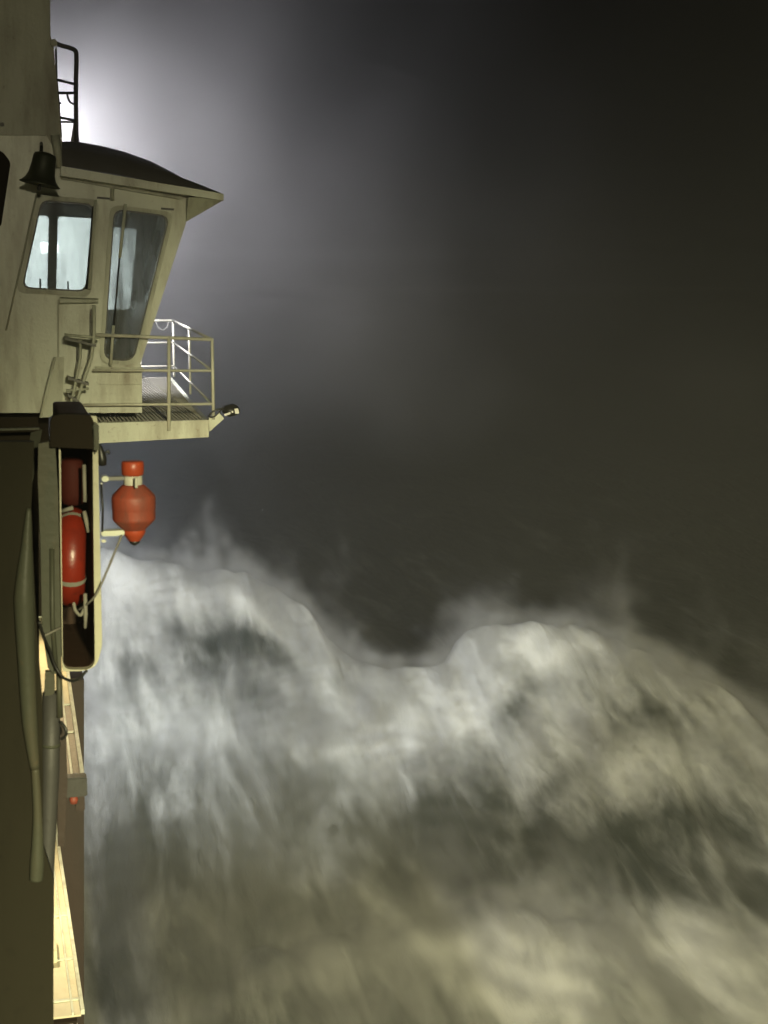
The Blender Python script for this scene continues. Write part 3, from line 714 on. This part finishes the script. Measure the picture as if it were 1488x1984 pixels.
link('red_cap', lathe_bm([(0.002, -0.04), (0.03, -0.035), (0.04, 0), (0.03, 0.035), (0.002, 0.04)], Matrix.Translation(a2 + V(-0.07, -0.1, -0.16)), 14), ORANGE2, t2, True)
a1, L1, t1 = deck('main_side_deck', 'bright cream lit lower side deck seen along the hull', EYE - 7.0, (157, 1966), (108, 1625), [(150, 1937), (141, 1858), (131, 1775)], [DECK, DECK, DECK, DECK], 0.9)
link('deck_box', box_bm(PZ(97, 1868, EYE - 7) + V(-0.1, 0, 0), PZ(108, 1826, EYE - 7) + V(0, 0, 0.15), 0.01), DECK, t1)
link('warning_mark', box_bm(PZ(110, 1780, EYE - 7) + V(0, 0, 0.003), PZ(117, 1774, EYE - 7) + V(0, 0.02, 0.006)), OCHRE, t1)
hull = thing('ship_hull', 'rust red ship side below the lit decks', 'ship hull', V(0.6, 20, 1))
hb = [(a1.x + 0.04), (L1.x + 0.04)]
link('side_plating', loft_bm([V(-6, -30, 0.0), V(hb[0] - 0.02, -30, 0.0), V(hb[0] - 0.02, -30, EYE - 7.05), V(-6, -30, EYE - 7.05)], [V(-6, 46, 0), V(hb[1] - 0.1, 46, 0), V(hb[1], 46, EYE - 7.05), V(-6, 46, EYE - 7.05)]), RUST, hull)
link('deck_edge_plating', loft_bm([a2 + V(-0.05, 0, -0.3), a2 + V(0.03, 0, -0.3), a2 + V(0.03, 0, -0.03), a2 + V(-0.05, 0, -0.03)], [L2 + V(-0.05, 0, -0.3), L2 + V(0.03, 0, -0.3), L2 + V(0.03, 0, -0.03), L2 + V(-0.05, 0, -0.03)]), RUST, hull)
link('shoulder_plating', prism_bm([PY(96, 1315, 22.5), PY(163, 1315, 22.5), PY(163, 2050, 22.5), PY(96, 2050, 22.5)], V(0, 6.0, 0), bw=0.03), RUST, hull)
link('pipe_guard', prism_bm([PY(118, 1400, YH + 0.3), PY(128, 1425, YH + 0.3), PY(131, 1520, YH + 0.3), PY(124, 1640, YH + 0.3), PY(112, 1640, YH + 0.3), PY(112, 1400, YH + 0.3)], V(0, 0.04, 0)), RUST, pp)
# supporting house under the bridge
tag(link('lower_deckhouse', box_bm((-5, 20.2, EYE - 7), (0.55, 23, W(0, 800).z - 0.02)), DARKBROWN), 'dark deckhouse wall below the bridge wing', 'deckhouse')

# ================================================================== LAMPS
def lamp(name, label, loc, aim, col, power, cone, blend, size, mat, radius=0.12, group=None):
    loc, aim = Vector(loc), Vector(aim)
    d = (aim - loc).normalized()
    q = d.to_track_quat('-Z', 'Y')
    M4 = Matrix.Translation(loc) @ q.to_matrix().to_4x4()
    t = thing(name, label, 'floodlight', loc, group)
    bm = bmesh.new()
    s = size
    o_ = [M4 @ V(x * s, y * s, 0.02) for x, y in ((-1, -.7), (1, -.7), (1, .7), (-1, .7))]
    i_ = [M4 @ V(x * s * .6, y * s * .6, 0.25 * s + 0.05) for x, y in ((-1, -.7), (1, -.7), (1, .7), (-1, .7))]
    link('lamp_housing', loft_bm(o_, i_), BLACK, t)
    link('lens', prism_bm([M4 @ V(x * s * .9, y * s * .6, 0.018) for x, y in ((-1, -1), (1, -1), (1, 1), (-1, 1))], d * 0.01), mat, t)
    ld = bpy.data.lights.new(name + '_light', 'SPOT'); ld.energy = power; ld.color = col; ld.spot_size = math.radians(cone); ld.spot_blend = blend; ld.shadow_soft_size = radius
    lo = bpy.data.objects.new(name + '_light', ld); COL.objects.link(lo); lo.parent = t
    lo.location = d * 0.06; lo.rotation_euler = q.to_euler()
    return t
GB = 'white floodlights ahead of the bridge'
lamp('bow_floodlight', 'white floodlight on the bridge roof behind the ladder', PY(74, 215, 23.4), PY(300, 700, 40), (0.96, 0.94, 1.0), 6000, 165, 0.5, 0.2, LENS_W, 0.15, GB)
lamp('bow_floodlight', 'white floodlight on an arm off the forward edge of the platform', PY(240, 745, 27.7), PY(520, 480, 45), (0.94, 0.93, 1.0), 900, 150, 0.9, 0.2, LENS_W, 0.15, GB)
lamp('bow_floodlight', 'white floodlight on the deckhouse side under the bridge aimed at the sea', PY(150, 1010, 23.6), PY(470, 1120, 42), (0.84, 0.91, 1.0), 15000, 84, 0.9, 0.2, LENS_W, 0.15, GB)
fm_ = PY(96, 480, 34)
fmast = thing('added_mast', 'grey unseen mast added to carry the lamp ahead of the bridge', 'mast', V(fm_.x, 34.2, EYE - 7))  # mast made up to hold the added lamp
link('mast_pole', tube_bm([V(fm_.x, 34.2, EYE - 7.1), V(fm_.x, 34.2, EYE + 1.2)], [0.14, 0.08], 14), GREY, fmast, True)
link('crosstree', tube_bm([V(fm_.x - 0.5, 34.2, EYE + 0.6), V(fm_.x + 0.5, 34.2, EYE + 0.6)], 0.04, 8), GREY, fmast, True)
lamp('added_front_floodlight', 'unseen white floodlight added to brighten the bridge front panes', fm_, (0.3, 22.4, EYE + 0.3), (0.95, 0.97, 1.0), 19000, 21, 0.6, 0.2, LENS_W, 0.15, GB)  # added lamp, out of sight, brightens forward panes and mist
ml = PY(240, 745, 27.55)
link('lamp_arm', tube_bm([V(ml.x, far_r.y - 0.1, za - 0.06), V(ml.x, ml.y, ml.z)], 0.025, 8), CREAM2, plat, True)
lamp('side_floodlight', 'warm floodlight high on the ship side aft of the view', (2.2, -20.0, EYE + 5.0), (14.0, 30, -3.5), (1.0, 0.93, 0.54), 170000, 46, 0.9, 0.25, LENS_Y, 0.6)
GD = 'warm lamps over the side decks'
lamp('deck_lamp', 'warm deck lamp over the upper side deck', a2 + V(-0.35, 4.6, 1.6), a2 + V(-0.2, 3.6, 0), (1.0, 0.78, 0.42), 220, 150, 0.5, 0.08, LENS_Y, 0.05, GD)
lamp('deck_lamp', 'warm deck lamp over the main side deck', a1 + V(-0.5, 2.4, 1.9), a1 + V(-0.2, 2.0, 0), (1.0, 0.82, 0.5), 300, 160, 0.5, 0.08, LENS_Y, 0.05, GD)

lamp('added_fill_lamp', 'small unseen warm lamp added above the viewpoint to lift the upper house', (0.1, -3.0, EYE + 2.4), (-0.6, 19.4, EYE + 2.6), (1.0, 0.9, 0.6), 1900, 26, 0.9, 0.1, LENS_Y, 0.08)  # added lamp behind the camera, lifts the dim upper house

# ================================================================== AIR: even haze, and wind-torn spray over the breaking water
def box_obj(name, a, b):
    bm = box_bm(a, b)
    me = bpy.data.meshes.new(name); bm.to_mesh(me); bm.free()
    o = bpy.data.objects.new(name, me); COL.objects.link(o); return o
def vol_mat(name, col, dens, aniso):
    m = bpy.data.materials.new(name); n, l = nodes_of(m)
    for x in list(n):
        if x.type != 'OUTPUT_MATERIAL': n.remove(x)
    out = [x for x in n if x.type == 'OUTPUT_MATERIAL'][0]
    pv = n.new('ShaderNodeVolumePrincipled')
    pv.inputs['Color'].default_value = (*col, 1); pv.inputs['Density'].default_value = dens; pv.inputs['Anisotropy'].default_value = aniso
    l.new(pv.outputs[0], out.inputs['Volume'])
    return m
haze = box_obj('haze', (-700, -560, -4), (1000, 1600, EYE + 22))
haze.data.materials.append(vol_mat('sea_haze', (0.95, 0.95, 0.95), 0.0015, 0.1))
haze['kind'] = 'stuff'; haze['label'] = 'night sea haze filling the air around the ship'
haze.display_type = 'WIRE'

def volume_object(name, label, lo, hi, vox, aniso, field):
    me = bpy.data.meshes.new(name); c = [(a + b) / 2 for a, b in zip(lo, hi)]
    me.from_pydata([c, (c[0] + 1, c[1], c[2]), (c[0], c[1] + 1, c[2])], [], [(0, 1, 2)])
    o = bpy.data.objects.new(name, me); COL.objects.link(o)
    mat = vol_mat(name + '_air', (0.97, 0.97, 0.97), 1.0, aniso)
    me.materials.append(mat)
    ng = bpy.data.node_groups.new(name + '_density', 'GeometryNodeTree')
    ng.interface.new_socket('Geometry', in_out='INPUT', socket_type='NodeSocketGeometry')
    ng.interface.new_socket('Geometry', in_out='OUTPUT', socket_type='NodeSocketGeometry')
    n, l = ng.nodes, ng.links
    gout = n.new('NodeGroupOutput')
    pos = n.new('GeometryNodeInputPosition').outputs[0]
    class K: pass
    k = K(); k.pos = pos; k.n = n; k.l = l
    def math_(op, a, b=None, c=None):
        x = n.new('ShaderNodeMath'); x.operation = op
        for i, v in enumerate((a, b, c)):
            if v is None: continue
            if isinstance(v, (int, float)): x.inputs[i].default_value = v
            else: l.new(v, x.inputs[i])
        return x.outputs[0]
    def vmath(op, a, b):
        x = n.new('ShaderNodeVectorMath'); x.operation = op
        for i, v in enumerate((a, b)):
            if isinstance(v, (tuple, Vector)): x.inputs[i].default_value = v
            else: l.new(v, x.inputs[i])
        return x.outputs[0]
    def noise_(scale_vec, sc, detail, rough=0.5, off=(0, 0, 0), dist=0.0):
        x = n.new('ShaderNodeTexNoise'); x.inputs['Scale'].default_value = sc; x.inputs['Detail'].default_value = detail; x.inputs['Roughness'].default_value = rough; x.inputs['Distortion'].default_value = dist
        l.new(vmath('MULTIPLY', vmath('ADD', pos, off), scale_vec), x.inputs['Vector']); return x.outputs[0]
    def rng(v, a, b, c=0.0, d=1.0):
        x = n.new('ShaderNodeMapRange'); x.interpolation_type = 'SMOOTHSTEP'
        l.new(v, x.inputs[0])
        for i, q in enumerate((a, b, c, d)): x.inputs[i + 1].default_value = q
        return x.outputs[0]
    def fall(v, d): return math_('POWER', 2.718, math_('MULTIPLY', v, -1.0 / d))
    def blob(c, r):
        x = n.new('ShaderNodeVectorMath'); x.operation = 'LENGTH'
        l.new(vmath('MULTIPLY', vmath('SUBTRACT', pos, c), tuple(1 / q for q in r)), x.inputs[0])
        return math_('POWER', 2.718, math_('MULTIPLY', math_('POWER', x.outputs['Value'], 2.0), -1.0))
    def above_sea(dz):
        oi = n.new('GeometryNodeObjectInfo'); oi.inputs[0].default_value = sea; oi.transform_space = 'ORIGINAL'
        tf = n.new('GeometryNodeTransform'); tf.inputs['Translation'].default_value = (0, 0, dz); l.new(oi.outputs['Geometry'], tf.inputs['Geometry'])
        pr = n.new('GeometryNodeProximity'); pr.target_element = 'FACES'; l.new(tf.outputs[0], pr.inputs[0])
        na = n.new('GeometryNodeInputNamedAttribute'); na.data_type = 'FLOAT'; na.inputs['Name'].default_value = 'foam'
        sn = n.new('GeometryNodeSampleNearestSurface'); sn.data_type = 'FLOAT'
        l.new(tf.outputs[0], sn.inputs['Mesh']); l.new(na.outputs[0], sn.inputs['Value']); l.new(pos, sn.inputs['Sample Position'])
        return pr.outputs['Distance'], sn.outputs[0]
    k.math, k.noise, k.rng, k.fall, k.blob, k.above_sea = math_, noise_, rng, fall, blob, above_sea
    sp = n.new('ShaderNodeSeparateXYZ'); l.new(pos, sp.inputs[0]); k.x, k.y, k.z = sp.outputs
    dens = field(k)
    vc = n.new('GeometryNodeVolumeCube'); l.new(dens, vc.inputs['Density'])
    vc.inputs['Background'].default_value = 0
    vc.inputs['Min'].default_value = lo; vc.inputs['Max'].default_value = hi
    for i, q in enumerate(('Resolution X', 'Resolution Y', 'Resolution Z')): vc.inputs[q].default_value = int((hi[i] - lo[i]) / vox)
    sm = n.new('GeometryNodeSetMaterial'); sm.inputs['Material'].default_value = mat
    l.new(vc.outputs[0], sm.inputs[0]); l.new(sm.outputs[0], gout.inputs[0])
    o.modifiers.new(name, 'NODES').node_group = ng
    o['kind'] = 'stuff'; o['label'] = label
    return o
def spray_field(k):
    m = k.math
    d, foam = k.above_sea(0.20)
    foamy = k.rng(foam, 0.15, 0.75, 0.12, 1.0)
    reach = k.rng(k.noise((0.9, 0.5, 0.55), 0.9, 6, 0.62, off=(2, 9, 4), dist=0.8), 0.44, 0.74, 0.0, 1.0)
    torn = m('POWER', 2.718, m('MULTIPLY', m('DIVIDE', d, m('MULTIPLY_ADD', m('MULTIPLY', reach, reach), 0.75, 0.07)), -1.0))
    streak = k.rng(k.noise((1.25, 0.30, 0.42), 1.0, 6, 0.62, dist=0.4), 0.34, 0.72, 0.14, 1.0)
    t1_ = m('MULTIPLY', m('MULTIPLY', m('MULTIPLY', torn, streak), foamy), SPRAY1)
    wisp = k.rng(k.noise((1, 0.5, 0.7), 0.45, 5, 0.6, off=(11, 3, 5), dist=0.4), 0.48, 0.78)
    t2_ = m('MULTIPLY', m('MULTIPLY', k.fall(d, 1.0), wisp), SPRAY2)
    t4_ = m('MULTIPLY', m('MULTIPLY', k.blob((4.5, 27.0, 3.0), (4.0, 5.0, 3.0)), k.rng(k.noise((1, 1, 0.5), 0.5, 3, off=(7, 1, 9)), 0.3, 0.7, 0.3, 1.0)), SPRAY4)
    return m('MAXIMUM', m('SUBTRACT', m('ADD', m('ADD', t1_, t2_), t4_), 0.01), m('MULTIPLY', m('LESS_THAN', d, 2.2), 0.0008))
SPRAY1, SPRAY2, SPRAY4 = 3.6, 0.10, 0.09
spray = volume_object('spray', 'white wind torn spray flying off the breaking waves', (0.3, 22.0, -0.5), (21.0, 44.5, 8.2), 0.22, 0.15, spray_field)
def mist_field(k):
    m = k.math
    s3 = k.rng(k.noise((1, 1, 0.7), 0.33, 5, 0.55, off=(3, 17, 2), dist=0.5), 0.34, 0.72, 0.2, 1.0)
    t3_ = m('MULTIPLY', m('MULTIPLY', k.blob((2.2, 26.8, EYE + 0.3), (6.0, 6.5, 6.4)), s3), 0.10)
    s4 = k.rng(k.noise((1, 0.7, 0.7), 0.2, 4, off=(13, 1, 7)), 0.5, 0.75)
    t5_ = m('MULTIPLY', m('MULTIPLY', k.blob((9.0, 34.0, 11.5), (8.0, 8.0, 3.2)), m('MULTIPLY', s4, k.rng(k.z, 9.1, 11.0))), 0.03)
    return m('MAXIMUM', m('SUBTRACT', m('MULTIPLY', m('ADD', m('MULTIPLY', t3_, k.rng(k.z, 9.2, 16.0)), t5_), k.rng(k.y, 23.2, 24.6)), 0.002), 0.0001)
mist = volume_object('mist', 'floodlit mist drifting around the bridge wing', (-4.0, 23.0, 9.0), (18.0, 44.0, 23.0), 0.5, 0.2, mist_field)
